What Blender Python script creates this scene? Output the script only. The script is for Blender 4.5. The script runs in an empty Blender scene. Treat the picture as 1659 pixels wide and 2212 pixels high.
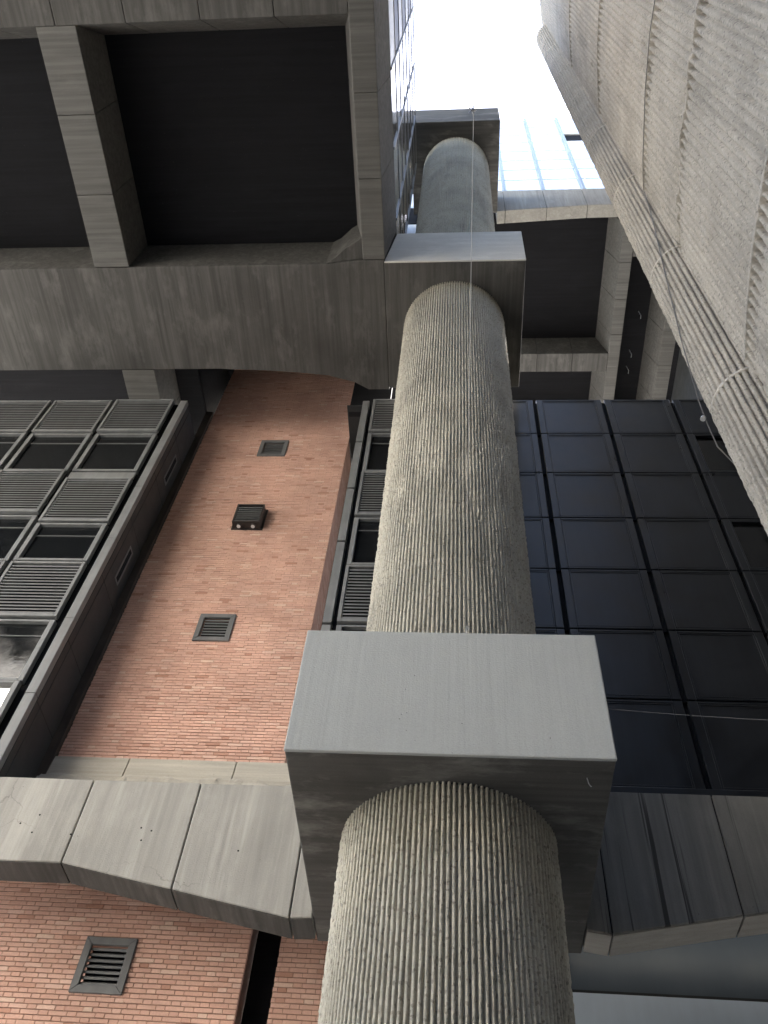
import bpy, bmesh, math, random
import numpy as np
from mathutils import Matrix, Vector
random.seed(7); rng = np.random.default_rng(11)
SC = bpy.context.scene; COL = SC.collection

# ------------------------------------------------------------------ camera
PITCH, ROLL, YAW, FPX = 0.934419, 0.118423, -0.138693, 1865.6      # solved from the photo's vanishing points
cp, sp, cy, sy = math.cos(PITCH), math.sin(PITCH), math.cos(YAW), math.sin(YAW)
fw = Vector((sy*cp, cy*cp, sp)); r0 = Vector((cy, -sy, 0)); u0 = r0.cross(fw)
rr = r0*math.cos(ROLL) + u0*math.sin(ROLL); uu = -r0*math.sin(ROLL) + u0*math.cos(ROLL)
cam = bpy.data.cameras.new('camera'); co = bpy.data.objects.new('camera', cam); COL.objects.link(co)
M = Matrix((( rr.x, uu.x, -fw.x, 0), (rr.y, uu.y, -fw.y, 0), (rr.z, uu.z, -fw.z, 1.6), (0, 0, 0, 1)))
co.matrix_world = M
cam.sensor_fit = 'HORIZONTAL'; cam.sensor_width = 36; cam.lens = 36*FPX/1659
cam.clip_start = 0.05; cam.clip_end = 5000
SC.camera = co
# ------------------------------------------------------------------ sky, sun, exposure
SUN_DIR = Vector((0.30, 0.66, 0.69)).normalized()                # from the scene towards the light
el = math.asin(SUN_DIR.z); az = math.atan2(SUN_DIR.x, SUN_DIR.y)
w = bpy.data.worlds.new('World'); SC.world = w; w.use_nodes = True
nt = w.node_tree; bg = nt.nodes['Background']
sky = nt.nodes.new('ShaderNodeTexSky'); sky.sky_type = 'NISHITA'; sky.sun_disc = False
sky.sun_elevation = el; sky.sun_rotation = az; sky.air_density = 1.0; sky.dust_density = 4.0; sky.ozone_density = 1.0
nt.links.new(sky.outputs[0], bg.inputs[0]); bg.inputs[1].default_value = 0.15
sun = bpy.data.lights.new('sun', 'SUN'); sun.energy = 5.0; sun.angle = math.radians(0.53); sun.color = (1.0, 0.97, 0.92)
so = bpy.data.objects.new('sun', sun); COL.objects.link(so)
so.rotation_euler = (-SUN_DIR).to_track_quat('-Z', 'Y').to_euler(); so.location = (-20, -20, 40)
SC.view_settings.view_transform = 'Standard'; SC.view_settings.look = 'None'
SC.view_settings.gamma = 1.0; SC.view_settings.exposure = 2.8; SC.view_settings.use_curve_mapping = False

# ------------------------------------------------------------------ materials
def mat_new(name):
    m = bpy.data.materials.new(name); m.use_nodes = True
    return m, m.node_tree, m.node_tree.nodes['Principled BSDF']
def N(t, typ, **kw):
    n = t.nodes.new(typ)
    for k, v in kw.items():
        if k.startswith('i_'): n.inputs[k[2:].replace('_', ' ')].default_value = v
        else: setattr(n, k, v)
    return n
def noise(t, vec, scale, detail=4, rough=.55, stretch=None):
    if stretch:
        mp = N(t, 'ShaderNodeMapping'); mp.inputs['Scale'].default_value = stretch; t.links.new(vec, mp.inputs[0]); vec = mp.outputs[0]
    n = N(t, 'ShaderNodeTexNoise'); n.inputs['Scale'].default_value = scale; n.inputs['Detail'].default_value = detail
    n.inputs['Roughness'].default_value = rough; t.links.new(vec, n.inputs['Vector']); return n.outputs['Fac']
def mrange(t, fac, a, b, c, d):
    n = N(t, 'ShaderNodeMapRange'); t.links.new(fac, n.inputs[0])
    for i, v in enumerate((a, b, c, d)): n.inputs[i+1].default_value = v
    return n.outputs[0]
def math_(t, op, a, b):
    n = N(t, 'ShaderNodeMath', operation=op)
    for i, v in enumerate((a, b)):
        if isinstance(v, (int, float)): n.inputs[i].default_value = v
        else: t.links.new(v, n.inputs[i])
    return n.outputs[0]
def mixc(t, fac, a, b, mode='MIX'):
    n = N(t, 'ShaderNodeMix', data_type='RGBA', blend_type=mode)
    if isinstance(fac, (int, float)): n.inputs[0].default_value = fac
    else: t.links.new(fac, n.inputs[0])
    for i, v in ((6, a), (7, b)):
        if isinstance(v, tuple): n.inputs[i].default_value = (*v, 1)
        else: t.links.new(v, n.inputs[i])
    return n.outputs[2]
def bump(t, h, bsdf, strength, dist):
    b = N(t, 'ShaderNodeBump'); b.inputs['Strength'].default_value = strength; b.inputs['Distance'].default_value = dist
    t.links.new(h, b.inputs['Height']); t.links.new(b.outputs[0], bsdf.inputs['Normal'])
def coords(t):
    g = N(t, 'ShaderNodeNewGeometry'); return g.outputs['Position']

STR = {'x': (.5, 16, 16), 'y': (16, .5, 16), 'z': (16, 16, .5)}
BRD = {'x': (.02, 1, 1), 'y': (1, .02, 1), 'z': (1, 1, .02)}
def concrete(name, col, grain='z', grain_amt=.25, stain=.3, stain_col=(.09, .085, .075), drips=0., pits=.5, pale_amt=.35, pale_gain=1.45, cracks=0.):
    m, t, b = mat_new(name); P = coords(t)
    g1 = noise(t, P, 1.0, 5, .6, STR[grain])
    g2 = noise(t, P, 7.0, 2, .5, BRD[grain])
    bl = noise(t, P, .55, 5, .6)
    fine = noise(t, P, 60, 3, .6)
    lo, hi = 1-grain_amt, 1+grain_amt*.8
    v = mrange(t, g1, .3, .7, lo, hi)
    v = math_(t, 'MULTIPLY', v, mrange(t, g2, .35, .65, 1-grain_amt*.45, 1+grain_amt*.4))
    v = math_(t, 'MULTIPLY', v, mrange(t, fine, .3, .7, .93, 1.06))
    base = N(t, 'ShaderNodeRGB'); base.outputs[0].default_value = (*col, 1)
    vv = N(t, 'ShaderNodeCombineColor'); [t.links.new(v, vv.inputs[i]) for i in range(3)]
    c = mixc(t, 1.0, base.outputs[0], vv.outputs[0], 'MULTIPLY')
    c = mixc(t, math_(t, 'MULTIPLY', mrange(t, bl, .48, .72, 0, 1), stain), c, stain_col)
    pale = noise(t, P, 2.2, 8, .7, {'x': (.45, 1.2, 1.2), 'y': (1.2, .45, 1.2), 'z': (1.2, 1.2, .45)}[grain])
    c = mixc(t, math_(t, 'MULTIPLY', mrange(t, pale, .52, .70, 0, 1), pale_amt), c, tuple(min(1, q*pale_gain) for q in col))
    if cracks:
        dn = N(t, 'ShaderNodeTexNoise'); dn.inputs['Scale'].default_value = 2.5; dn.inputs['Detail'].default_value = 5; t.links.new(P, dn.inputs['Vector'])
        ad = N(t, 'ShaderNodeVectorMath', operation='MULTIPLY_ADD'); t.links.new(dn.outputs['Color'], ad.inputs[0]); ad.inputs[1].default_value = (.5, .5, .5); t.links.new(P, ad.inputs[2])
        ve = N(t, 'ShaderNodeTexVoronoi', feature='DISTANCE_TO_EDGE'); ve.inputs['Scale'].default_value = .8; t.links.new(ad.outputs[0], ve.inputs['Vector'])
        ck = math_(t, 'MULTIPLY', mrange(t, ve.outputs['Distance'], .002, .006, 1, 0), mrange(t, noise(t, P, .7, 2), .52, .60, 0, 1))
        c = mixc(t, math_(t, 'MULTIPLY', ck, cracks), c, (.07, .065, .058))
        run = math_(t, 'MULTIPLY', mrange(t, noise(t, P, 1.0, 3, .6, (5, 5, .22)), .54, .66, 0, 1), mrange(t, noise(t, P, .8, 2), .40, .62, 0, 1))
        c = mixc(t, math_(t, 'MULTIPLY', run, .32), c, tuple(q*.42 for q in col))
        run2 = math_(t, 'MULTIPLY', mrange(t, noise(t, P, 1.3, 3, .6, (4, 4, .25)), .56, .66, 0, 1), .35)
        c = mixc(t, run2, c, tuple(min(1, q*1.5) for q in col))
    if drips:
        d = noise(t, P, 1.0, 4, .7, (7.5, 7.5, .12)); d2 = noise(t, P, .5, 2, .5, (1, 1, .6))
        dm = math_(t, 'MULTIPLY', mrange(t, d, .57, .63, 0, 1), mrange(t, d2, .44, .6, 0, 1))
        c = mixc(t, math_(t, 'MULTIPLY', dm, drips), c, (.03, .028, .025))
    vo = N(t, 'ShaderNodeTexVoronoi'); vo.inputs['Scale'].default_value = 11; t.links.new(P, vo.inputs['Vector'])
    pit = math_(t, 'MULTIPLY', mrange(t, vo.outputs['Distance'], .05, .10, 1, 0), mrange(t, noise(t, P, 3.1, 2), .58, .62, 0, 1))
    c = mixc(t, math_(t, 'MULTIPLY', pit, pits), c, (.06, .055, .05))
    t.links.new(c, b.inputs['Base Color']); b.inputs['Roughness'].default_value = .9
    b.inputs['Specular IOR Level'].default_value = .25
    h = math_(t, 'ADD', math_(t, 'MULTIPLY', g1, .5), math_(t, 'SUBTRACT', math_(t, 'ADD', math_(t, 'MULTIPLY', fine, .35), math_(t, 'MULTIPLY', g2, .8)), math_(t, 'MULTIPLY', pit, 1.2)))
    bump(t, h, b, .5, .012)
    return m
def hammered(name, col, agg=.35):
    m, t, b = mat_new(name); P = coords(t)
    n1 = noise(t, P, 34, 5, .65); n2 = noise(t, P, 1.1, 5, .6); n3 = noise(t, P, 120, 2)
    vo = N(t, 'ShaderNodeTexVoronoi'); vo.inputs['Scale'].default_value = 40; t.links.new(P, vo.inputs['Vector'])
    v = math_(t, 'MULTIPLY', mrange(t, n1, .3, .7, 1-agg, 1+agg), mrange(t, n2, .35, .7, 1.12, .82))
    vv = N(t, 'ShaderNodeCombineColor'); [t.links.new(v, vv.inputs[i]) for i in range(3)]
    c = mixc(t, 1., col, vv.outputs[0], 'MULTIPLY')
    st = mrange(t, noise(t, P, 1.0, 4, .6, (2.5, 2.5, .3)), .55, .75, 0, .45)
    c = mixc(t, st, c, (.10, .095, .085))
    rs = N(t, 'ShaderNodeSeparateColor'); t.links.new(vo.outputs['Color'], rs.inputs[0])
    c = mixc(t, mrange(t, rs.outputs[0], .90, .94, 0, .3), c, (.50, .46, .40))
    c = mixc(t, mrange(t, rs.outputs[1], .90, .93, 0, .5), c, (.09, .08, .07))
    t.links.new(c, b.inputs['Base Color']); b.inputs['Roughness'].default_value = .93; b.inputs['Specular IOR Level'].default_value = .2
    bump(t, math_(t, 'ADD', n1, math_(t, 'MULTIPLY', n3, .4)), b, .55, .010)
    return m
def brickmat(name):
    m, t, b = mat_new(name); P = coords(t)
    oi = N(t, 'ShaderNodeObjectInfo'); ge = N(t, 'ShaderNodeNewGeometry')
    f = math_(t, 'FRACT', math_(t, 'ADD', oi.outputs['Random'], ge.outputs['Random Per Island']), 0)
    r = N(t, 'ShaderNodeValToRGB'); t.links.new(f, r.inputs[0])
    e = r.color_ramp.elements; e[0].position = 0; e[0].color = (.47, .25, .175, 1); e[1].position = 1; e[1].color = (.70, .50, .39, 1)
    for p, c in ((.05, (.60, .36, .275)), (.45, (.64, .395, .305)), (.9, (.66, .415, .325)), (.97, (.69, .47, .375))):
        q = e.new(p); q.color = (*c, 1)
    n1 = noise(t, P, 45, 4, .6); n2 = noise(t, P, .8, 4, .6)
    v = math_(t, 'MULTIPLY', mrange(t, n1, .3, .7, .92, 1.07), mrange(t, n2, .35, .68, 1.08, .80))
    vv = N(t, 'ShaderNodeCombineColor'); [t.links.new(v, vv.inputs[i]) for i in range(3)]
    c = mixc(t, 1., r.outputs[0], vv.outputs[0], 'MULTIPLY')
    t.links.new(c, b.inputs['Base Color']); b.inputs['Roughness'].default_value = .85; b.inputs['Specular IOR Level'].default_value = .3
    bump(t, n1, b, .35, .004)
    return m
def paint(name, col, rough=.5, var=.15, spec=.4, metal=0.):
    m, t, b = mat_new(name); P = coords(t)
    n = noise(t, P, 2.2, 5, .6); n2 = noise(t, P, 1.0, 4, .6, (9, 9, .6))
    v = math_(t, 'MULTIPLY', mrange(t, n, .3, .7, 1-var, 1+var), mrange(t, n2, .3, .7, 1-var*.7, 1+var*.7))
    vv = N(t, 'ShaderNodeCombineColor'); [t.links.new(v, vv.inputs[i]) for i in range(3)]
    t.links.new(mixc(t, 1., col, vv.outputs[0], 'MULTIPLY'), b.inputs['Base Color'])
    t.links.new(mrange(t, n, .3, .7, rough-.08, rough+.1), b.inputs['Roughness'])
    b.inputs['Specular IOR Level'].default_value = spec; b.inputs['Metallic'].default_value = metal
    bump(t, n, b, .08, .02)
    return m

MT = {}
MT['beam_face'] = concrete('board_formed_concrete', (.35, .335, .30), 'z', .11, .25, (.15, .14, .12), cracks=.35)
MT['beam_face_stained'] = concrete('stained_board_formed_concrete', (.225, .217, .197), 'z', .13, .35, drips=.8)
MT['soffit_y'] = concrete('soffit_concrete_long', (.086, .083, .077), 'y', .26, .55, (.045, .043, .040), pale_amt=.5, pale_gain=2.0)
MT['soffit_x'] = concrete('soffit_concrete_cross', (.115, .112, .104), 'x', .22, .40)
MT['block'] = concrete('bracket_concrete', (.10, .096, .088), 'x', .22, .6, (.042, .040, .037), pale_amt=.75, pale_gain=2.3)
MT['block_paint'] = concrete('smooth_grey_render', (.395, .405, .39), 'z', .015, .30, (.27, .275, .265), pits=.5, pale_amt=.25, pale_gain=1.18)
MT['curb'] = concrete('pale_curb_concrete', (.42, .39, .33), 'x', .16, .22)
MT['shaft'] = hammered('hammered_column_concrete', (.40, .375, .31), .17)
MT['rwall'] = hammered('hammered_wall_concrete', (.30, .276, .238), .16)
MT['ring'] = concrete('smooth_ring_concrete', (.40, .375, .33), 'x', .10, .2)
MT['brick'] = brickmat('red_brick')
MT['mortar'] = concrete('brown_mortar', (.22, .13, .095), 'x', .1, .1, pits=0)
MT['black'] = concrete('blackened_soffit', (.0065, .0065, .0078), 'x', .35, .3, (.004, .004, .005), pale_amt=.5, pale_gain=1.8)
MT['frame'] = paint('grey_frame_paint', (.165, .168, .165), .45, .18)
MT['slat'] = paint('grey_slat_paint', (.14, .142, .142), .45, .12)
MT['gap'] = paint('dark_joint', (.012, .012, .013), .8, .1, .1)
MT['side'] = paint('dark_side_panel', (.024, .025, .025), .5, .2)
MT['dark'] = paint('blue_black_panel_paint', (.0115, .013, .0155), .38, .25, .5)
MT['darktrim'] = paint('blue_black_trim', (.014, .016, .019), .35, .2, .5)
MT['glass'] = paint('dark_glass', (.008, .009, .010), .10, .1, .5)
MT['skyglass'] = paint('reflective_glass', (.95, .93, .90), .10, .05, .6, 1.0)
MT['whitepanel'] = paint('pale_metal_panel', (.62, .64, .66), .4, .08)
MT['bluelouver'] = paint('blue_grey_louver', (.09, .12, .20), .5, .1)
MT['vent'] = paint('vent_grey_paint', (.13, .13, .128), .5, .15)
MT['bronze'] = paint('brown_vent_paint', (.035, .03, .027), .5, .2)
MT['seal'] = paint('brown_closure', (.055, .045, .038), .8, .3, .2)
MT['wire'] = paint('wire', (.10, .095, .09), .5, .1)
MT['wirelight'] = paint('steel_wire', (.42, .42, .42), .35, .1, .5, .6)
MT['lens'] = paint('lamp_lens', (.6, .6, .58), .2, .05)
MT['pale'] = concrete('pale_facade_render', (.78, .76, .71), 'z', .08, .1)
MT['dark_reflection'] = paint('glass_dark_reflection', (.075, .095, .12), .35, .04)  # upper panes: dark reflection put into the glass colour
MT['bright_reflection'] = paint('glass_bright_reflection', (.60, .68, .78), .4, .04)  # lower panes: bright reflection put into the glass colour
MT['bluegrey'] = paint('blue_grey_mullion', (.30, .36, .42), .4, .1)
MT['weathered'] = concrete('low_bounce_concrete', (.13, .125, .115), 'z', .15, .3)  # dark tone set to cut bounce light off unseen walls, not wear
MT['lit_render'] = concrete('lit_block_render', (.56, .55, .51), 'x', .05, .2, (.3, .29, .27))  # lightened colour stands in for light missing on the second block's front
MT['ground'] = concrete('courtyard_paving', (.22, .216, .205), 'x', .08, .2)

# ------------------------------------------------------------------ builders
WL = {}
def tag(o, label, cat, group=None, kind=None):
    o['label'] = label; o['category'] = cat
    if group: o['group'] = group
    if kind: o['kind'] = kind
def thing(name, label, cat, loc, group=None):
    o = bpy.data.objects.new(name, None); COL.objects.link(o); o.location = loc; o.empty_display_size = .3
    WL[o] = Vector(loc); tag(o, label, cat, group); return o
class MB:
    def __init__(s): s.v = []; s.f = []
    def add(s, vs, fs):
        k = len(s.v); s.v += [tuple(q) for q in vs]; s.f += [tuple(i+k for i in f) for f in fs]; return s
    def box(s, x0, x1, y0, y1, z0, z1):
        v = [(x, y, z) for z in (z0, z1) for y in (y0, y1) for x in (x0, x1)]
        return s.add(v, [(0, 2, 3, 1), (4, 5, 7, 6), (0, 1, 5, 4), (2, 6, 7, 3), (0, 4, 6, 2), (1, 3, 7, 5)])
    def hexa(s, bot, top):                          # two quads, counter-clockwise from above
        return s.add(list(bot)+list(top), [(3, 2, 1, 0), (4, 5, 6, 7)] + [(i, (i+1) % 4, 4+(i+1) % 4, 4+i) for i in range(4)])
    def prism(s, poly, axis, a, b):                 # polygon in the plane across `axis`, extruded a..b
        def P(p, h):
            return {'z': (p[0], p[1], h), 'y': (p[0], h, p[1]), 'x': (h, p[0], p[1])}[axis]
        n = len(poly)
        return s.add([P(p, a) for p in poly]+[P(p, b) for p in poly], [tuple(range(n)), tuple(range(2*n-1, n-1, -1))] + [(i, i+n, (i+1) % n+n, (i+1) % n) for i in range(n)])
    def tube(s, pts, r, n=6):
        pts = [Vector(p) for p in pts]; rings = []
        for i, p in enumerate(pts):
            d = (pts[min(i+1, len(pts)-1)]-pts[max(i-1, 0)]).normalized()
            a = d.cross(Vector((0.3, .9, .31))).normalized(); b = d.cross(a)
            rings.append([p+(a*math.cos(2*math.pi*k/n)+b*math.sin(2*math.pi*k/n))*r for k in range(n)])
        vs = [q for R in rings for q in R]; fs = []
        for i in range(len(pts)-1):
            for k in range(n): fs.append((i*n+k, i*n+(k+1) % n, (i+1)*n+(k+1) % n, (i+1)*n+k))
        fs += [tuple(range(n-1, -1, -1)), tuple(range((len(pts)-1)*n, len(pts)*n))]
        return s.add(vs, fs)
def mesh_of(name, vs, fs, fix=True):
    me = bpy.data.meshes.new(name); me.from_pydata(vs, [], fs)
    if fix:
        bm = bmesh.new(); bm.from_mesh(me); bmesh.ops.recalc_face_normals(bm, faces=bm.faces); bm.to_mesh(me); bm.free()
    me.update(); return me
def obj(name, mb, mat, parent=None, bevel=0., segs=2, origin=None):
    o0 = WL[parent] if parent else Vector(origin or (0, 0, 0))
    me = mesh_of(name, [(x-o0.x, y-o0.y, z-o0.z) for x, y, z in mb.v], mb.f)
    me.materials.append(MT[mat]); o = bpy.data.objects.new(name, me); COL.objects.link(o)
    if parent: o.parent = parent
    else: o.location = o0
    WL[o] = o0.copy()
    if bevel:
        b = o.modifiers.new('bevel', 'BEVEL'); b.width = bevel; b.segments = segs; b.limit_method = 'ANGLE'; b.angle_limit = math.radians(30)
    return o
def inst(name, me, loc, parent):                    # a part that shares mesh data; loc in world space
    o = bpy.data.objects.new(name, me); COL.objects.link(o); o.parent = parent; o.location = Vector(loc)-WL[parent]; WL[o] = Vector(loc); return o
def grid(name, V, mat, parent, close_u=False, smooth=False, origin=None, cap=False):
    """V: (nz, nu, 3) world coordinates -> one continuous mesh"""
    nz, nu, _ = V.shape; o0 = WL[parent] if parent else Vector(origin or (0, 0, 0))
    A = (V-np.array(o0)).reshape(-1, 3).astype(np.float32)
    iu = np.arange(nu if close_u else nu-1); iz = np.arange(nz-1)
    I, J = np.meshgrid(iz, iu, indexing='ij'); J2 = (J+1) % nu
    F = np.stack([I*nu+J, I*nu+J2, (I+1)*nu+J2, (I+1)*nu+J], -1).reshape(-1, 4).astype(np.int32)
    me = bpy.data.meshes.new(name); me.vertices.add(len(A)); me.vertices.foreach_set('co', A.ravel())
    me.loops.add(F.size); me.loops.foreach_set('vertex_index', F.ravel())
    me.polygons.add(len(F)); me.polygons.foreach_set('loop_start', np.arange(0, F.size, 4, dtype=np.int32)); me.polygons.foreach_set('loop_total', np.full(len(F), 4, np.int32))
    me.update(calc_edges=True); me.validate(); me.materials.append(MT[mat])
    if smooth: me.polygons.foreach_set('use_smooth', np.ones(len(F), bool))
    o = bpy.data.objects.new(name, me); COL.objects.link(o); WL[o] = o0.copy()
    if parent: o.parent = parent
    else: o.location = o0
    return o
def smooth2(a, k, axis):
    for _ in range(2):
        a = sum(np.roll(a, s, axis) for s in range(-k, k+1))/(2*k+1)
    return a
def fnoise(nz, nu, kz, ku, seed):
    a = np.random.default_rng(seed).standard_normal((nz, nu))
    if kz: a = smooth2(a, kz, 0)
    if ku: a = smooth2(a, ku, 1)
    return a/a.std()

# ------------------------------------------------------------------ ground
g = obj('courtyard_ground', MB().box(-400, 400, -400, 400, -.3, 0), 'ground'); g['kind'] = 'structure'
tag(g, 'pale concrete courtyard paving under the tower', 'ground'); g['kind'] = 'structure'

# ------------------------------------------------------------------ fluted column with its three bracket blocks
CX, CY, CR = -0.05, 7.93, 1.09
col = thing('fluted_column', 'tall round fluted concrete column with three square bracket blocks', 'column', (CX, CY, 0))
def fluted(cx, cy, R, n, z, depth, rough, fr=(0, .36, .41, .58, .77, .95), erode=None, seed=1, rings=()):
    nz = len(z); nu = n*len(fr); th = (np.repeat(np.arange(n), len(fr))+np.tile(fr, n))*2*math.pi/n
    is_rib = np.tile([0, 0, 1, 1, 1, 1], n).astype(float); edge = np.tile([0, 0, 1, 0, 0, 1], n).astype(float)
    dz = np.median(np.diff(z)); 
    n1 = fnoise(nz, nu, 0, 0, seed); n2 = fnoise(nz, nu, 1, 1, seed+1); n3 = fnoise(nz, nu, max(1, int(.25/dz)), 9, seed+2); n4 = fnoise(nz, nu, 0, 0, seed+3)
    E = np.clip(.25+.45*n3, 0, 1)
    if erode is not None: E = np.clip(E*erode[:, None]*1.3+erode[:, None]*.15, 0, 1)
    else: E = E*.25
    r = R-depth*(1-is_rib)[None, :]
    r = r - is_rib[None, :]*E*depth*.5 + (1-is_rib)[None, :]*E*depth*.12
    r = r + rough*(.9*n1+.5*n2)*(is_rib[None, :]*(1-.65*edge[None, :])*(.8+.9*E)+.08) - edge[None, :]*depth*.12
    for zr in rings:
        k = np.abs(z-zr) < dz*.75; r[k] = R-depth*.55
    tj = edge[None, :]*n4*rough*.12/R
    T = th[None, :]+tj
    return np.stack([cx+r*np.cos(T), cy+r*np.sin(T), np.repeat(z[:, None], nu, 1)], -1)
NF = 130
z_low = np.concatenate([np.arange(0, 3.2, .2), np.arange(3.2, 6.70, .028)])
z_mid = np.concatenate([np.arange(8.20, 14, .034), np.arange(14, 19.24, .045)])
z_up = np.arange(20.93, 31.87, .075)
er = np.exp(-((z_mid-12.4)/2.6)**2)*.95+.12; er[z_mid < 9.6] *= .35
grid('shaft', fluted(CX, CY, CR, NF, z_low, .042, .0040, seed=3), 'shaft', col, True)
grid('shaft', fluted(CX, CY, CR, NF, z_mid, .037, .0046, erode=er, seed=9, rings=(10.0, 15.3)), 'shaft', col, True)
grid('shaft', fluted(CX, CY, CR, NF, z_up, .036, .0040, seed=17, rings=(24.0, 27.3)), 'shaft', col, True)
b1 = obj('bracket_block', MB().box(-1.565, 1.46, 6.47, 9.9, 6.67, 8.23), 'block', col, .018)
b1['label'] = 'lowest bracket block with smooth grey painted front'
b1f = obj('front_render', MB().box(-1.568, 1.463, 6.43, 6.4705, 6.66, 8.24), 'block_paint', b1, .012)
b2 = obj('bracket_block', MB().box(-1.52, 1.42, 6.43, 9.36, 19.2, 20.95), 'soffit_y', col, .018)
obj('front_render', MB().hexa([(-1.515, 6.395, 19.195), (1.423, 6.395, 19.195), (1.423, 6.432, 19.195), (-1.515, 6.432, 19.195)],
                              [(-1.34, 6.395, 20.955), (1.423, 6.395, 20.955), (1.423, 6.432, 20.955), (-1.34, 6.432, 20.955)]), 'lit_render', b2, .012)
obj('bracket_block', MB().box(-1.5, 1.37, 6.37, 9.345, 31.83, 33.7), 'block', col, .018)
hook = MB().tube([(0.13, 6.50, 8.20), (0.13, 6.44, 8.28), (0.13, 6.40, 8.30), (0.14, 6.37, 8.27), (0.16, 6.39, 8.24)], .012, 6)
obj('hook', hook, 'wirelight', b1)
obj('hook', MB().tube([(1.22, 6.72, 6.68), (1.235, 6.74, 6.62), (1.25, 6.75, 6.60), (1.26, 6.765, 6.61)], .005, 6), 'wirelight', b1)

# ------------------------------------------------------------------ spandrel beams, one panel between joints
def spandrel(label, xs, zb, ztop, y0, y1, face, loc, gap=.014, under=None, kind=None):
    t = thing('spandrel_beam', label, 'beam', loc)
    for i in range(len(xs)-1):
        a, b = xs[i]+gap/2, xs[i+1]-gap/2
        m = MB().prism([(a, zb[i]), (b, zb[i+1]), (b, ztop), (a, ztop)], 'y', y0, y1)
        obj('panel', m, face, t, .016, 2)
    for i in range(1, len(xs)-1):
        x = xs[i]; m = MB().box(x-gap/2-.02, x+gap/2+.02, y0+.03, y1-.02, zb[i]+.035, ztop-.03)
        obj('joint_strip', m, 'gap', t)
    if under:
        for i in range(len(xs)-1):
            a, b = xs[i]+gap/2+.003, xs[i+1]-gap/2-.003
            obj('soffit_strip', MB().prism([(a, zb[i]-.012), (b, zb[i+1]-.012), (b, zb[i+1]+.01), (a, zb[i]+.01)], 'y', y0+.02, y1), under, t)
    return t
spandrel('pale haunched concrete beam left of the column under the upper brick wall', [-9.0, -7.58, -6.14, -4.70, -3.265, -1.83, -1.567], [7.2, 7.2, 7.2, 7.2, 6.925, 6.645, 6.66], 8.385, 9.35, 9.8, 'beam_face', (-5, 9.6, 7), under='soffit_y')  # added darker strips put underside shade into colour, against ground bounce
spandrel('dark stained haunched concrete beam right of the lowest bracket block', [1.463, 1.74, 3.20, 4.65, 6.1], [6.66, 6.625, 6.905, 7.17, 7.2], 8.46, 9.35, 9.8, 'beam_face_stained', (3.5, 9.6, 7), under='ring')
spandrel('pale upper concrete beam below the bright glass facade', [1.372, 1.66, 3.10, 4.52, 5.95, 9.0], [32.05, 32.10, 32.31, 32.51, 32.53, 32.53], 34.45, 9.35, 9.8, 'beam_face', (3.5, 9.6, 32))

# ------------------------------------------------------------------ brick walls (Flemish bond)
S_, H_, CO_, JT = .2327, .1163, .0607, .0105; JX = .005
def brick_vf(x0, x1, y, z0, z1, d=.07, ch=.004):
    xa, xb, za, zb = x0+ch, x1-ch, z0+ch, z1-ch
    v = [(xa, y, za), (xb, y, za), (xb, y, zb), (xa, y, zb), (x0, y+ch, z0), (x1, y+ch, z0), (x1, y+ch, z1), (x0, y+ch, z1), (x0, y+d, z0), (x1, y+d, z0), (x1, y+d, z1), (x0, y+d, z1)]
    f = [(0, 1, 2, 3)]+[(i+4, (i+1) % 4+4, (i+1) % 4, i) for i in range(4)]+[(i+8, (i+1) % 4+8, (i+1) % 4+4, i+4) for i in range(4)]
    return v, f
def layout(x0, x1, z0, z1):
    out = []; k = 0; z = z0
    while z+CO_ < z1+.02:
        x = x0; j = 0; first = True
        off = [0, S_*.5+H_*.5][k % 2] + random.uniform(-.012, .012)
        p = x0-off; stretch = True
        while p < x1-.02:
            L = S_ if stretch else H_
            a, b = max(p, x0), min(p+L, x1)
            if b-a > .03: out.append((a+JX/2, b-JX/2, z+JT/2, z+CO_-JT/2, stretch and (b-a) > L-.001, (not stretch) and (b-a) > L-.001))
            p += L; stretch = not stretch
        z += CO_; k += 1
    return out
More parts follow.
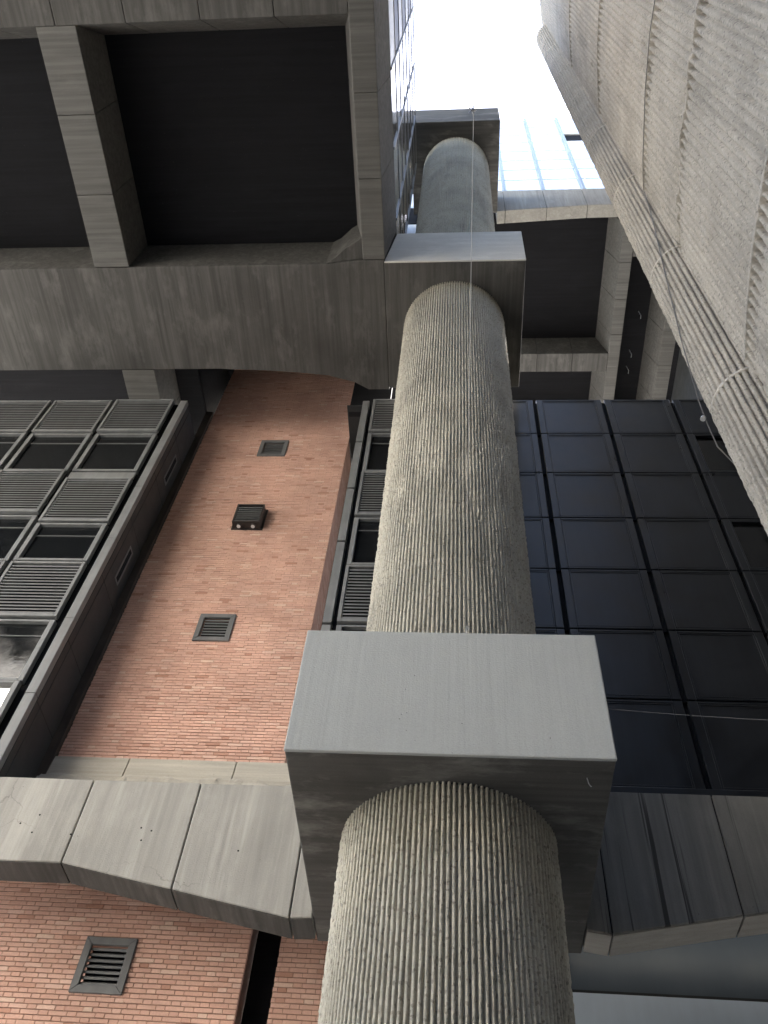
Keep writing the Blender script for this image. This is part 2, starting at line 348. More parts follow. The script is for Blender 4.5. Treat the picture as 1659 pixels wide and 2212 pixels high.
def brick_wall(name, label, x0, x1, z0, z1, y, holes, pick, ret=None, base=0., cat='wall', back=.6):
    t = thing(name, label, cat, ((x0+x1)/2, y+.3, base))
    mm = MB(); zc_ = base
    for h in sorted(holes, key=lambda q: q[2]):
        mm.box(x0+.006, x1-.006, y+.011, y+back, zc_, h[2]); mm.box(x0+.006, h[0], y+.011, y+back, h[2], h[3]); mm.box(h[1], x1-.006, y+.011, y+back, h[2], h[3]); zc_ = h[3]
    mm.box(x0+.006, x1-.006, y+.011, y+back, zc_, z1)
    obj('mortar', mm, 'mortar', t)
    L = []
    for q in layout(x0, x1, z0, z1):
        hs = [h for h in holes if q[1] > h[0] and q[0] < h[1] and q[3] > h[2] and q[2] < h[3]]
        if not hs: L.append(q); continue
        h = hs[0]
        if h[0]-q[0] > .02: L.append((q[0], h[0], q[2], q[3], False, False))
        if q[1]-h[1] > .02: L.append((h[1], q[1], q[2], q[3], False, False))
    cand = sorted([i for i, q in enumerate(L) if (q[4] or q[5]) and pick(q)], key=lambda i: L[i][2])[:300]; cs = set(cand)
    proto = {}
    for ln, key in ((S_-JX, 's'), (H_-JX, 'h')):
        v, f = brick_vf(-ln/2, ln/2, 0, -(CO_-JT)/2, (CO_-JT)/2); me = mesh_of('brick', v, f); me.materials.append(MT['brick']); proto[key] = me
    mb = MB()
    for i, q in enumerate(L):
        yy = y+random.gauss(0, .0022)+(random.random() < .03)*random.choice((-.004, .004))
        if i in cs:
            inst('brick', proto['s' if q[4] else 'h'], ((q[0]+q[1])/2, yy, (q[2]+q[3])/2), t)
        else:
            mb.add(*brick_vf(q[0], q[1], yy, q[2], q[3]))
    if ret:                                          # the +X return of the wall
        for q in layout(y+.004, y+ret, z0, z1):
            v, f = brick_vf(q[0], q[1], 0, q[2], q[3])
            mb.add([(x1-.002-p[1]+random.gauss(0, .0002), p[0], p[2]) for p in v], f)
    o0 = WL[t]; me = mesh_of('brickwork', [(a-o0.x, b-o0.y, c-o0.z) for a, b, c in mb.v], mb.f, False); me.materials.append(MT['brick'])
    o = bpy.data.objects.new('brickwork', me); COL.objects.link(o); o.parent = t; o['kind'] = 'stuff'
    return t
YB = 10.73
VX0, VX1 = -4.645, -3.98
VZ = {'a': (18.43, 19.12), 'b': (15.62, 16.30), 'c': (12.345, 13.03), 'd': (6.325, 7.01)}
hole = lambda k: (VX0+.05, VX1-.05, VZ[k][0]+.05, VZ[k][1]-.05)
brick_wall('brick_wall', 'tall salmon brick wall with three vents between dark window bay and column', -6.13, -2.55, 9.775, 23.0, YB, [hole(k) for k in 'abc'], lambda q: q[0] > -6.2, ret=.8, base=8.0, back=.9)
brick_wall('brick_wall', 'lower salmon brick wall with single grey vent beneath the pale beam', -7.6, -2.55, 4.6, 8.0, YB, [hole('d')], lambda q: q[2] > 5.55 and q[0] > -6.3)
brick_wall('brick_pier', 'narrow shadowed brick pier behind the column base', -2.17, -1.2, 4.6, 8.0, YB+.05, [], lambda q: False, cat='pier', back=.5)
rv = obj('dark_reveal', MB().box(-2.545, -2.175, YB+.35, YB+.45, 0, 8.0), 'black', origin=(-2.36, YB+.4, 0))  # black sheet stands in for the shade of an open recess
tag(rv, 'black sheet standing in for the dark void between lower brick wall and narrow brick pier', 'panel')
cb = thing('concrete_curb', 'pale weathered concrete curb along the foot of the upper brick wall', 'curb', (-4.3, 10.6, 8.3))
xs = [-6.27, -4.95, -3.28, -1.9]
for a, b in zip(xs, xs[1:]):
    obj('curb_stone', MB().prism([(10.52, 8.0), (10.60, 8.95), (10.69, 9.765), (11.1, 9.765), (11.1, 8.0)], 'x', a+.005, b-.005), 'curb', cb, .012)
obj('terrace_slab', MB().box(-9, 6.2, 9.81, 10.5, 8.0, 8.34), 'soffit_x', cb)

bm_ = [o for o in COL.objects if o.name.startswith('spandrel_beam')][0]
for x, z in ((-5.22, 7.83), (-5.42, 7.70), (-5.22, 7.58), (-4.72, 7.575), (-3.86, 7.70), (-3.72, 7.665), (-3.81, 7.53), (-2.58, 7.44), (-6.0, 7.7), (-6.2, 7.62)):
    obj('tie_hole', MB().tube([(x, 9.3482, z), (x, 9.36, z)], .012, 10), 'gap', bm_)
xr = np.linspace(-6.2, -1.62, 260); pr = np.array([(0, 9.02), (-.03, 9.08), (-.05, 9.18), (-.045, 9.26), (-.02, 9.33), (.02, 9.40)])
nb = fnoise(6, 260, 0, 2, 91)*.012+fnoise(6, 260, 0, 0, 92)*.005; lf = fnoise(1, 260, 0, 12, 93)[0]
Vb = np.stack([np.stack([xr, 10.625+a+nb[i_]+(z_-9.2)*.1, np.full(260, z_)+nb[i_]*.8+lf*.03*(i_/5)], -1) for i_, (a, z_) in enumerate(pr)], 0)
grid('mortar_bead', Vb, 'curb', cb)

# ------------------------------------------------------------------ wall vents
def vent(label, z0, z1, mat='vent'):
    t = thing('wall_vent', label, 'vent', ((VX0+VX1)/2, YB, z0), 'wall vents on the brick')
    fw_ = .095; y0, y1 = YB-.03, YB+.02
    m = MB().prism([(VX0, z0), (VX1, z0), (VX1-fw_, z0+fw_), (VX0+fw_, z0+fw_)], 'y', y0, y1)
    m.prism([(VX1, z0), (VX1, z1), (VX1-fw_, z1-fw_), (VX1-fw_, z0+fw_)], 'y', y0, y1)
    m.prism([(VX1, z1), (VX0, z1), (VX0+fw_, z1-fw_), (VX1-fw_, z1-fw_)], 'y', y0, y1)
    m.prism([(VX0, z1), (VX0, z0), (VX0+fw_, z0+fw_), (VX0+fw_, z1-fw_)], 'y', y0, y1)
    obj('frame', m, mat, t, .006, 1)
    obj('back_box', MB().box(VX0+fw_-.01, VX1-fw_+.01, YB+.10, YB+.14, z0+fw_-.01, z1-fw_+.01), 'gap', t)
    n = 7; p = (z1-z0-2*fw_)/n; xa, xb = VX0+fw_, VX1-fw_
    me = None
    for i in range(n):
        z = z0+fw_+p*(i+.15)
        if me is None:
            q = MB().prism([(.012, 0), (.012, .028), (.02, .034), (.085, .075), (.085, .066), (.024, .024), (.024, 0)], 'x', 0, xb-xa)
            me = mesh_of('slat', q.v, q.f); me.materials.append(MT['slat' if mat == 'vent' else mat])
        inst('slat', me, (xa, YB, z), t)
    return t
vent('flat grey louvre vent on lower brick wall beneath the pale beam', *VZ['d'])
vent('flat grey louvre vent lowest on the tall brick wall', *VZ['c'])
vent('flat grey louvre vent topmost on the tall brick wall', *VZ['a'])
z0, z1 = VZ['b']; vt = thing('vent_hood', 'dark brown projecting vent box with two spotlights, middle of tall brick wall', 'vent', (-4.3, YB, z0), 'wall vents on the brick')
hx0, hx1, yd = -4.60, -4.02, YB-.20
obj('back_plate', MB().box(VX0, VX1, YB-.02, YB+.02, z0-.03, z1), 'bronze', vt, .005, 1)
m = MB().box(hx0, hx0+.03, yd, YB-.021, z0, z1-.06).box(hx1-.03, hx1, yd, YB-.021, z0, z1-.06).box(hx0+.031, hx1-.031, yd, YB-.021, z1-.09, z1-.06).box(hx0+.031, hx1-.031, yd, YB-.021, z0, z0+.03)
obj('hood', m, 'bronze', vt)
me = None
for i in range(7):
    if me is None:
        q = MB().prism([(0, 0), (.0, .022), (.09, .07), (.09, .058), (.012, 0)], 'x', 0, hx1-hx0-.064); me = mesh_of('slat', q.v, q.f); me.materials.append(MT['vent'])
    inst('slat', me, (hx0+.032, yd+.01, z0+.05+i*.075), vt)
for x in (-4.46, -4.16):
    o = MB().tube([(x, yd+.09, z0+.004), (x, yd+.085, z0-.05)], .05, 12); s_ = obj('spotlight', o, 'bronze', vt)
    obj('lens', MB().tube([(x, yd+.085, z0-.0505), (x, yd+.084, z0-.056)], .04, 12), 'lens', s_)

# ------------------------------------------------------------------ grey window bays (louvre rows alternate with window rows)
ROW = [19.2, 17.73, 16.18, 14.65, 13.21, 11.735, 10.33, 8.75]
SLP = .080
def slat_mesh(wd):
    q = MB().prism([(0, 0), (0, .030), (.010, .036), (.030, .058), (.030, .052), (.012, .028), (.006, 0)], 'x', 0, wd)
    me = mesh_of('slat', q.v, q.f); me.materials.append(MT['slat']); return me
SM = {}
def ring(m, xa, xb, za, zb, f, y0, y1, ft=None, fb=None):
    ft = ft or f; fb = fb or f
    m.box(xa, xa+f, y0, y1, za, zb).box(xb-f, xb, y0, y1, za, zb).box(xa+f+.0005, xb-f-.0005, y0, y1, zb-ft, zb).box(xa+f+.0005, xb-f-.0005, y0, y1, za, za+fb)
    return m
def louvre(t, xa, xb, za, zb, y):
    m = ring(MB(), xa, xb, za, zb, .06, y, y+.10, .045, .07); p = obj('louvre_panel', m, 'frame', t, .006, 1)
    obj('back_sheet', MB().box(xa+.07, xb-.07, y+.085, y+.095, za+.06, zb-.04), 'gap', p)
    wd = round(xb-xa-.12, 3)
    if wd not in SM: SM[wd] = slat_mesh(wd)
    z = za+.082
    while z < zb-.11:
        inst('slat', SM[wd], (xa+.06, y+.014, z), p); z += SLP
def window(t, xa, xb, za, zb, y, glass='glass', blind=True):
    m = ring(MB(), xa, xb, za, zb, .09, y, y+.10, .045, .06); p = obj('window_frame', m, 'frame', t, .006, 1)
    obj('pane', MB().box(xa+.1, xb-.1, y+.075, y+.085, za+.065, zb-.045), glass, p)
    if blind:
        obj('bead', MB().box(xa+.106, xb-.106, y+.055, y+.0745, zb-.34, zb-.325), 'vent', p)
wb = thing('window_bay', 'grey metal window bay with louvres left of the tall brick wall', 'window bay', (-8, 9.8, 8.4))
YW = 9.66
XG = [-6.56, -8.06, -9.575, -11.07]
for c in range(3):
    xb, xa = XG[c]-.05, XG[c+1]+.05
    for r in range(7):
        z1, z0 = ROW[r]-.025, ROW[r+1]+.025
        y = YW-(.035 if r % 2 == 0 else 0)-(.02 if (r+c) % 3 == 0 else 0)
        if r in (0, 2, 4):
            if (c, r) == (0, 2):
                obj('filler_panel', MB().box(xa, xb, YW+.01, YW+.05, 15.93, z1), 'frame', wb, .005, 1); z1 = 15.90; z0 -= .26
            louvre(wb, xa, xb, z0, z1, y)
        elif r == 6: window(wb, xa, xb, z0, z1, y, 'skyglass', False)
        else:
            if (c, r) == (0, 3): z1 -= .27
            window(wb, xa, xb, z0, z1, y)
obj('backing', MB().box(-11.1, -6.42, YW+.11, YW+.16, 8.4, 19.19), 'gap', wb)
zc = [8.4, 10.1, 11.74, 13.9, 15.6, 17.35, 19.17]
for a, b in zip(zc, zc[1:]): obj('corner_post', MB().box(-6.455, -6.29, YW-.02, YW+.108, a+.004, b-.004), 'frame', wb, .01, 2)
zs = [8.4, 10.05, 11.35, 13.0, 14.7, 16.3, 17.9, 19.15]
for a, b in zip(zs, zs[1:]):
    obj('side_panel', MB().box(-6.33, -6.285, YW+.11, 9.92, a+.004, b-.004), 'side', wb, .006, 1)
    obj('side_panel', MB().box(-6.33, -6.281, 9.928, YB-.09, a+.004, b-.004), 'side', wb, .006, 1)
for z in (13.4, 16.7):
    s_ = obj('slot_vent', ring(MB(), 10.18, 10.38, z, z+.95, .035, -6.282, -6.268), 'vent', wb)
    # ring() builds in the XZ plane: turn it into the YZ plane of the side face
    o0 = WL[wb]
    for v in s_.data.vertices:
        X, Y, Z = v.co; v.co = ((Y+o0.y)-o0.x, (X+o0.x)-o0.y, Z)
    s_.data.update()
    obj('slot_void', MB().box(-6.283, -6.2785, 10.215, 10.345, z+.035, z+.915), 'gap', s_)
obj('closure_strip', MB().box(-6.31, -6.135, YB-.085, YB+.3, 8.4, 20.4), 'seal', wb)

ws = thing('window_bay', 'narrow grey window strip between tall brick wall and column', 'window bay', (-1.2, 9.8, 8.5))
for r in range(7):
    z1, z0 = ROW[r]-.025, ROW[r+1]+.025; y = YW-(.035 if r % 2 == 0 else 0)
    (louvre if r % 2 == 0 else window)(ws, -1.90, -.50, z0, z1, y)
    if r % 2 == 0: louvre(ws, -.42, 1.0, z0, z1, y)
    else: window(ws, -.42, 1.0, z0, z1, y)
obj('backing', MB().box(-2.0, 1.1, YW+.11, YW+.16, 8.5, 19.19), 'gap', ws)
obj('gap_cover', MB().box(-2.53, 1.1, YW+.17, 11.56, 19.2, 19.25), 'side', ws)  # added cover, shuts sun out of the gap behind the strip
obj('return_panel', MB().box(-2.75, 1.1, 11.5, 11.56, 8.0, 19.18), 'side', ws)
obj('gap_cover', MB().box(-2.75, -2.535, 10.76, 11.56, 19.2, 23.0), 'side', ws)
for a, b in zip(zc, zc[1:]): obj('corner_post', MB().box(-2.135, -1.985, YW-.02, YW+.3, max(a, 8.5)+.004, b-.054), 'frame', ws, .01, 2)

# ------------------------------------------------------------------ dark curtain wall on the right
cw = thing('curtain_wall', 'blue black panelled curtain wall right of the column', 'curtain wall', (4, 9.8, 8.6))
XR = [0.26, 1.776, 3.30, 4.81, 6.31, 7.8]; RR = [19.17, 17.69, 16.18, 14.67, 13.19, 11.72, 10.28, 8.72]
for c in range(5):
    xa, xb = XR[c]+.04, XR[c+1]-.04
    if c == 0: xa = 1.12
    for r in range(7):
        za, zb = RR[r+1]+.012, RR[r]-.012
        m = ring(MB(), xa, xb, za, zb, .13, 9.66, 9.74, .05, .05); p = obj('panel_frame', m, 'darktrim', cw, .008, 1)
        m = ring(MB(), xa+.131, xb-.131, za+.051, zb-.051, .028, 9.664, 9.74); obj('bead', m, 'darktrim', p, .005, 1)
        win = c == 3 and r in (1, 3)
        obj('pane' if win else 'infill_panel', MB().box(xa+.16, xb-.16, 9.674 if not win else 9.73, 9.745, za+.078, zb-.078), 'glass' if win else 'dark', p)
obj('backing', MB().box(1.11, 8.19, 9.75, 9.80, 8.5, 19.16), 'gap', cw)
obj('end_panel', MB().box(7.81, 8.19, 9.66, 9.745, 8.5, 19.16), 'dark', cw)
for z in RR[1:-1]: obj('transom', MB().box(1.12, 7.8, 9.70, 9.7505, z-.01, z+.01), 'gap', cw)
obj('sill', MB().box(1.12, 7.8, 9.60, 9.75, 8.55, 8.73), 'darktrim', cw, .01)

# ------------------------------------------------------------------ glazing below the right beam
sg = thing('storefront_glazing', 'blue grey glazing under the stained beam at lower right', 'window', (3.6, 10.4, 0))
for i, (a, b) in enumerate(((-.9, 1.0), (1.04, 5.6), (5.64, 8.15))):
    obj('pane', MB().box(a, b, 10.36, 10.38, 6.49, 7.6), 'dark_reflection', sg)
    obj('pane', MB().box(a, b, 10.33, 10.35, 2.4, 6.45), 'bright_reflection', sg)
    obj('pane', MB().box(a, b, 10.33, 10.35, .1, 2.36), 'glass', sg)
obj('transom', MB().box(-.9, 8.2, 10.34, 10.42, 6.455, 6.485), 'darktrim', sg)
obj('backing', MB().box(-.95, 8.2, 10.45, 10.5, 0, 7.6), 'gap', sg)

# ------------------------------------------------------------------ overhanging wing, upper left
ZS, ZC = 19.2, 20.55
ow = thing('overhanging_wing', 'cantilevered concrete wing with dark coffered underside, upper left', 'building', (-8, 5, 19.2))
gp = [(-16, 6.43), (-2.75, 6.43), (-1.955, 6.36), (-1.521, 6.36), (-1.521, 9.4), (-2.0, 9.4), (-2.3, 9.22), (-2.9, 9.04), (-3.6, 8.96), (-4.4, 8.90), (-5.5, 8.85), (-16, 8.85)]
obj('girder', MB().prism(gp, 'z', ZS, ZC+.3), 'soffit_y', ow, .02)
def rib(x0, x1, y0, y1):
    ys = np.linspace(y0, y1, max(2, int(round((y1-y0)/1.45))+1))
    for a, b in zip(ys, ys[1:]):
        obj('rib', MB().box(x0, x1, a+.004, b-.004, ZS, ZC+.3), 'soffit_x', ow, .014)
rib(-7.76, -7.0, 1.87, 6.42); rib(-7.72, -6.95, 8.86, 11.6); rib(-14.2, -13.4, 1.87, 6.42)
ys = [1.12, 3.16, 4.72, 6.355]
for a, b in zip(ys, ys[1:]):
    obj('side_beam', MB().hexa([(-1.955, a+.004, ZS), (-1.497, a+.004, ZS), (-1.497, b-.004, ZS), (-1.955, b-.004, ZS)],
                               [(-2.25, a+.004, 20.95), (-1.36, a+.004, 20.95), (-1.36, b-.004, 20.95), (-2.25, b-.004, 20.95)]), 'soffit_x', ow, .014)
xs = [-16, -13.3, -10.5, -8.6, -7.38, -6.05, -4.66, -3.3, -1.96]
for a, b in zip(xs, xs[1:]):
    obj('front_beam', MB().hexa([(a+.004, .9, ZS), (b-.004, .9, ZS), (b-.004, 1.865, ZS), (a+.004, 1.865, ZS)],
                                [(a+.004, .9, ZC+.3), (b-.004, .9, ZC+.3), (b-.004, 2.28, ZC+.3), (a+.004, 2.28, ZC+.3)]), 'soffit_y', ow, .014)
obj('corner_haunch', MB().prism([(-2.75, 6.428), (-2.55, 6.33), (-2.3, 6.12), (-2.05, 5.98), (-1.97, 5.90), (-1.97, 6.35), (-2.74, 6.428)], 'z', ZS+.07, ZC+.1), 'soffit_y', ow, .02)
for a, b in ((-16, -7.77), (-6.99, -2.0)):
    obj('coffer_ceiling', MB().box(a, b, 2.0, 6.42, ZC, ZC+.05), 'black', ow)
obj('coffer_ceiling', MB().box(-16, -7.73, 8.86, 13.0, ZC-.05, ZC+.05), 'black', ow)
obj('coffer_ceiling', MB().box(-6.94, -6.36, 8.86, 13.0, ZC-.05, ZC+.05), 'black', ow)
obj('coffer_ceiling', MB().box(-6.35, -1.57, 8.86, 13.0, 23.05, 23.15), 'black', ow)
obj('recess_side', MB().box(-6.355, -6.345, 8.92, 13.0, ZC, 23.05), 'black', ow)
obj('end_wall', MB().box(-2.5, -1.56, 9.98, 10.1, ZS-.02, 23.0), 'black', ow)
obj('roof_slab', MB().box(-16, -1.95, .9, 8.8, ZC+.31, 20.95), 'soffit_y', ow)
# storeys above: side facade facing the light well
YF = [.95, 1.55, 3.05, 4.58, 6.08, 7.55]
for j in range(5):
    a, b = YF[j]+.03, YF[j+1]-.03
    z = 20.97; k = 0
    while z < 30.2:
        top = z+1.49
        if j < 2:
            mt = 'bluelouver' if k % 2 == 1 else 'whitepanel'
        else:
            mt = 'skyglass'
        obj('facade_panel', MB().box(-1.40, -1.36, a, b, z+.04, top-.04), mt, ow)
        obj('mullion', MB().box(-1.45, -1.345, a, b, top-.035, top+.035), 'frame', ow)
        z = top; k += 1
for y in YF: obj('mullion', MB().box(-1.45, -1.335, y-.028, y+.028, 20.96, z), 'frame', ow)
obj('core', MB().box(-15.5, -1.451, .95, 7.55, 20.955, z), 'side', ow)
obj('core', MB().box(-15.5, -2.2, 7.56, 13.0, 23.2, z), 'side', ow)
obj('core', MB().box(-15.5, -2.0, 7.56, 8.85, 20.955, 23.19), 'side', ow)
obj('core', MB().box(-15.5, -6.37, 8.86, 13.0, 20.7, 23.19), 'side', ow)

# far facade with pale and dark rows left of the upper shaft
rf = thing('banded_facade', 'distant facade of white and dark bands left of the upper column shaft', 'facade', (-1.6, 9.7, 30))
for i in range(6):
    obj('band', MB().box(-2.15, -1.0, 9.6-.02*(i % 2), 9.8, 29.8+1.79*i, 29.8+1.79*(i+1)-.01), 'gap' if i % 2 else 'whitepanel', rf)

# ------------------------------------------------------------------ upper coffered slab and glass facade on the right
Z3 = 31.83
us = thing('coffered_slab', 'high coffered concrete slab with dark recesses behind the column, right side', 'slab', (5, 13, Z3))
def rib3(name, x0, x1, y0, y1, dl=.0, dr=.0, df=0., n=None, along='y'):
    k = n or max(1, int(round(((y1-y0) if along == 'y' else (x1-x0))/1.42)))
    for i in range(k):
        if along == 'y':
            a, b, xa, xb = y0+(y1-y0)*i/k+.005, y0+(y1-y0)*(i+1)/k-.005, x0, x1
        else:
            a, b, xa, xb = y0, y1, x0+(x1-x0)*i/k+.005, x0+(x1-x0)*(i+1)/k-.005
        obj(name, MB().hexa([(xa, a, Z3), (xb, a, Z3), (xb, b, Z3), (xa, b, Z3)], [(xa-dl, a-df, Z3+1.45), (xb+dr, a-df, Z3+1.45), (xb+dr, b, Z3+1.45), (xa-dl, b, Z3+1.45)]), 'soffit_x' if along == 'y' else 'soffit_y', us, .012)
rib3('rib', 5.71, 6.12, 9.81, 18.0, dl=.33)
rib3('rib', 7.60, 8.1, 10.98, 18.0, dl=.33)
rib3('cross_beam', -.9, 5.70, 14.66, 15.41, along='x', n=5)
rib3('cross_beam', 6.13, 9.0, 9.81, 10.97, along='x', n=2)
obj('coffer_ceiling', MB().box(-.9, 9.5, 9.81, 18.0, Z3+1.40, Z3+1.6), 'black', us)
obj('end_beam', MB().box(-.9, 9.5, 18.01, 18.6, Z3, Z3+1.6), 'soffit_y', us)
for q in ((6.75, 15.2), (6.72, 15.9), (6.9, 13.6)): obj('hanging_rod', MB().tube([(q[0], q[1], Z3+1.41), (q[0]+.05, q[1]+.04, Z3+1.1), (q[0]+.02, q[1]+.10, Z3+.95)], .014, 5), 'whitepanel', us)
sup = obj('rear_wall', MB().box(8.3, 9.5, 12, 18.6, 0, Z3), 'side', us)
gf = thing('glass_facade', 'bright sky reflecting glass facade above the upper concrete beam', 'facade', (4, 9.7, 34.45))
XM = [1.41, 1.77, 3.22, 4.705, 6.2, 7.7]; RM = [34.46, 35.3, 36.69, 38.13, 39.55, 41.05, 42.6, 43.95, 45.4, 46.9]
for c in range(5):
    for r in range(9):
        dk = c == 3 and r == 6
        xa, xb = XM[c]+.05, XM[c+1]-.05
        obj('pane', MB().box(xa, xb, 9.60, 9.64, RM[r]+.02, RM[r+1]-.02) if not dk else MB().box(xa+.1, xb, 9.66, 9.70, RM[r]+.02, RM[r+1]-.02), 'gap' if dk else 'skyglass', gf)
    for z in RM[1:]: obj('transom', MB().box(XM[c]+.05, XM[c+1]-.05, 9.592, 9.66, z-.014, z+.014), 'whitepanel', gf)
for x in XM[1:]: obj('mullion', MB().box(x-.06, x+.06, 9.50, 9.70, 34.45, 46.9), 'bluegrey', gf, .01, 1)
obj('backing', MB().box(1.42, 7.7, 9.72, 12.0, 34.46, 46.9), 'side', gf)
obj('base_angle', MB().box(1.41, 7.7, 9.45, 9.72, 34.452, 34.56), 'gap', gf)

# ------------------------------------------------------------------ ribbed building on the right, close to the camera
rw = thing('ribbed_building', 'hammered concrete building with ribbed wall and fluted round corner, right side', 'building', (4, 3, 0))
LX, LY, LR = 3.17, 4.64, .444
def wall_x(y): return 2.83 + np.where(y > 2, ((y-2)/2.2)**2*.20, 0) + np.where(y < .6, ((.6-y)/3)**2*.1, 0)
WZ = [8.5+1.6, 12.05+1.6, 14.65+1.6, 20.3+1.6, 26+1.6]
zz = np.arange(6.0, 38.6, .048); extra = np.array([q+d for q in WZ for d in (-.36, -.352, -.012, 0, .004, .06, .066)])
zz = np.unique(np.round(np.concatenate([zz, extra]), 4))
RP = .115; frw = np.array([0, .12, .30, .45, .62, .80, .92]); prof = np.array([-1, -.72, .0, .05, .04, 0, -.72])
nr = 44; uy = (-.55 + (np.repeat(np.arange(nr), 7)+np.tile(frw, nr))*RP); pf = np.tile(prof, nr)
nzw, nuw = len(zz), len(uy)
dep = np.full(nzw, .050); pk = np.zeros(nzw); ppf = np.tile([1, .9, .1, 0, 0, .1, .9], nr); depn = np.full((nzw, nuw), 0.)
for q in WZ:
    dep[(zz > q-.001) & (zz < q+.063)] = 0.
    k = (zz > q-.30) & (zz < q-.005); pk[k] = .22*np.clip((zz[k]-(q-.30))/.14, 0, 1)
band = np.zeros(nzw)
for q in WZ: band[(zz > q-.001) & (zz < q+.063)] = .012
fade = np.clip((1.45-.29*uy)[None, :]+.12*fnoise(nzw, nuw, 30, 14, 41), .35, 1.4)
pocket = (pk > 0)
n1 = fnoise(nzw, nuw, 0, 0, 51); n2 = fnoise(nzw, nuw, 1, 1, 52); n3 = fnoise(nzw, nuw, 4, 4, 53)
ribm = np.clip(pf+.9, 0, 1)
chip = np.clip(fnoise(nzw, nuw, 2, 2, 54)-1.7, 0, 1)*.03
dd = dep[:, None]*np.where(pocket[:, None], 1., fade)
off = dd*pf[None, :] - pk[:, None]*ppf[None, :] + ribm[None, :]*(.0022*n1+.0022*n2+.002*n3)*(1-band[:, None]/.013) - chip + band[:, None]
# damaged, eroded joint
kd = np.exp(-((zz[:, None]-(WZ[1]+.05))/.22)**2)*np.clip(.5+fnoise(nzw, nuw, 3, 4, 57), 0, 1.5)*.025
off = off-kd
X = wall_x(uy)[None, :]-off
V = np.stack([X, np.repeat(uy[None, :], nzw, 0), np.repeat(zz[:, None], nuw, 1)], -1)
grid('wall_face', V[:, ::-1], 'rwall', rw)
zl = np.concatenate([np.arange(5.5, 22, .048), np.arange(22, 36.3, .09)])
LZ = [9.95, 13.6, 17.2, 20.9, 24.6, 28.2, 31.9]
zl = zl[np.all(np.abs(zl[:, None]-np.array(LZ)[None, :]) > .07, 1)]
zl = np.unique(np.concatenate([zl, [q+d for q in LZ for d in (-.07, -.06, -.03, -.025, .025, .03, .06, .07)]]))
Vl = fluted(LX, LY, LR, 38, zl, .045, .0050, fr=(0, .26, .31, .52, .74, .95), erode=np.full(len(zl), .10), seed=71)
grid('fluted_corner', Vl, 'rwall', rw, True)
for q in LZ:
    a = np.linspace(0, 2*math.pi, 48, endpoint=False); prof_ = [(LR-.04, q-.022), (LR, q-.02), (LR+.004, q), (LR, q+.02), (LR-.04, q+.022)]
    rb = np.random.default_rng(int(q*10)).normal(0, .0025, (5, 48))
    Vr = np.stack([np.stack([LX+(r+rb[i])*np.cos(a), LY+(r+rb[i])*np.sin(a), np.full(48, z_)+rb[i]*1.5], -1) for i, (r, z_) in enumerate(prof_)], 0)
    grid('ring_joint', Vr, 'ring', rw, True, True)
m = MB().tube([(LX, LY, 0), (LX, LY, 36.32)], LR-.035, 32); obj('corner_core', m, 'rwall', rw)
m = MB().prism([(2.98, -.55), (2.98, 2.0), (3.1, 3.4), (3.17, 4.5), (3.35, 4.95), (14, 4.95), (14, -9), (2.92, -9), (2.92, -.56)], 'z', 0, 38.5); obj('body', m, 'weathered', rw)
obj('rear_light_blocker', MB().box(-15, 14, -22, -9.01, 0, 23), 'weathered', rw)  # added unseen mass behind the camera, there only to block light
ob = thing('opposite_building', 'unseen pale building placed behind the viewpoint to bounce sunlight', 'building', (-20, -18, 0))  # out of view; placed and sized to bounce sunlight onto the scene
for k in range(11): obj('storey', MB().box(-75, -15.5, -38, -24, k*3.9, k*3.9+3.4), 'pale', ob); obj('window_band', MB().box(-74.9, -15.6, -37.8, -24.25, k*3.9+3.4, k*3.9+3.9), 'glass' if k == 0 else 'pale', ob)
obj('light_stop_wall', MB().box(8.2, 14, 4.96, 9.3, 0, 38), 'side', rw)  # unseen wall added to shut out light from the right

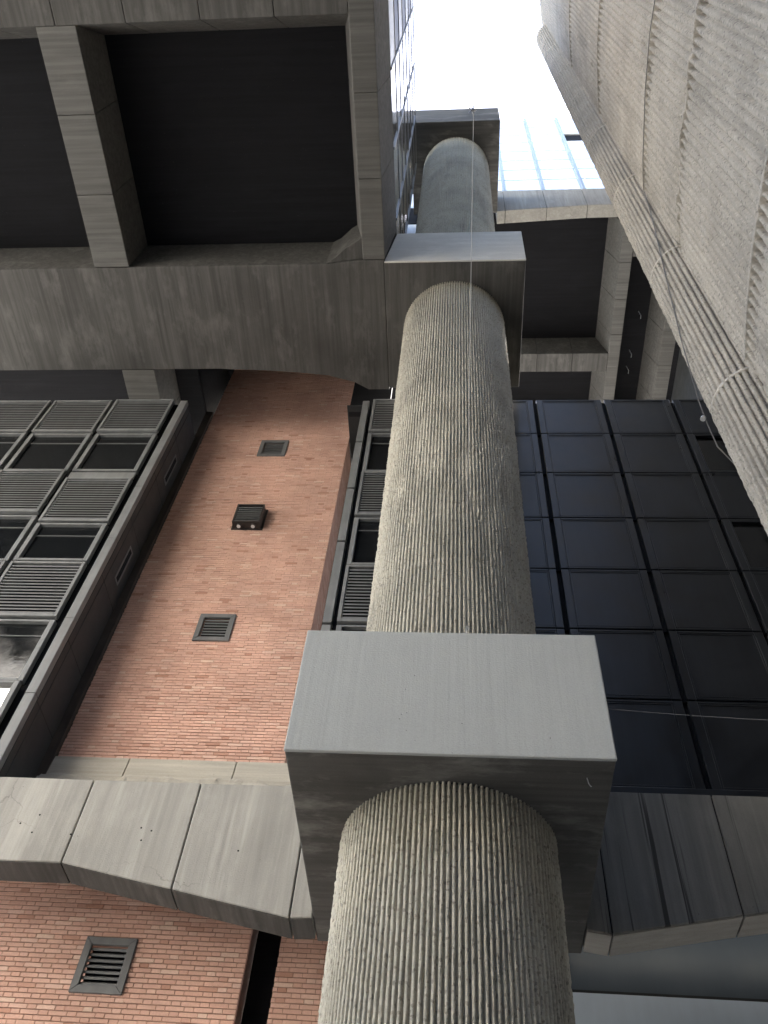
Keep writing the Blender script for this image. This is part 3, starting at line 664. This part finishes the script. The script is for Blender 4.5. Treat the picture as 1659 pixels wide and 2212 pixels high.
# ------------------------------------------------------------------ overhead wires
def sag(a, b, s, n=14):
    a, b = Vector(a), Vector(b); return [a.lerp(b, i/n)-Vector((0, 0, s*4*(i/n)*(1-i/n))) for i in range(n+1)]
wa = obj('overhead_wire', MB().tube([(.16, 6.40, 8.25)]+sag((.116, 6.385, 8.27), (.10, -6, 8.25), .10), .0022, 5), 'wirelight', origin=(.116, 6.385, 8.27))
tag(wa, 'thin steel wire running overhead from the hook on the lowest block', 'wire')
lx, ly, lz = .10, 1.31, 8.185
m = MB().tube([(lx, ly, lz), (lx, ly, lz-.05)], .009, 8)
for k in range(5):
    a = 2*math.pi*k/5; m.tube([(lx, ly, lz-.03), (lx+.028*math.cos(a), ly+.028*math.sin(a), lz-.045)], .004, 5)
st = obj('wire_clamp', m, 'wirelight', origin=(lx, ly, lz)); tag(st, 'small star shaped steel clamp on the overhead wire', 'clamp')
pts = [(2.79, -.5, 16.10), (2.785, .6, 16.10), (2.785, 1.52, 16.06), (2.78, 1.95, 16.12), (2.785, 2.7, 15.95), (2.84, 3.62, 15.75), (2.945, 4.12, 15.94), (2.995, 4.20, 16.05), (2.915, 4.25, 14.87), (2.83, 4.325, 13.78), (2.755, 4.43, 12.67), (2.70, 4.61, 11.41), (2.685, 4.68, 10.86), (2.69, 4.80, 10.33), (2.71, 4.87, 10.02), (2.76, 4.97, 9.6), (2.95, 5.08, 9.3)]
cbl = obj('wall_cable', MB().tube(pts, .007, 6), 'wire', origin=pts[0]); tag(cbl, 'dark cable along the ribbed wall and round its fluted corner', 'cable')
m = MB().tube([(2.69, 4.86, 10.02), (2.675, 4.86, 9.99)], .03, 10); bl = obj('cable_clip', m, 'wirelight', origin=(2.68, 4.86, 10)); tag(bl, 'small shiny clip holding the dark cable to the fluted corner', 'clip')
lw = obj('side_wire', MB().tube(sag((1.455, 6.6, 7.40), (2.86, 5.05, 5.95), .02), .0016, 5), 'wire', origin=(1.455, 6.6, 7.4)); tag(lw, 'thin wire from the lowest block to the building on the right', 'wire')
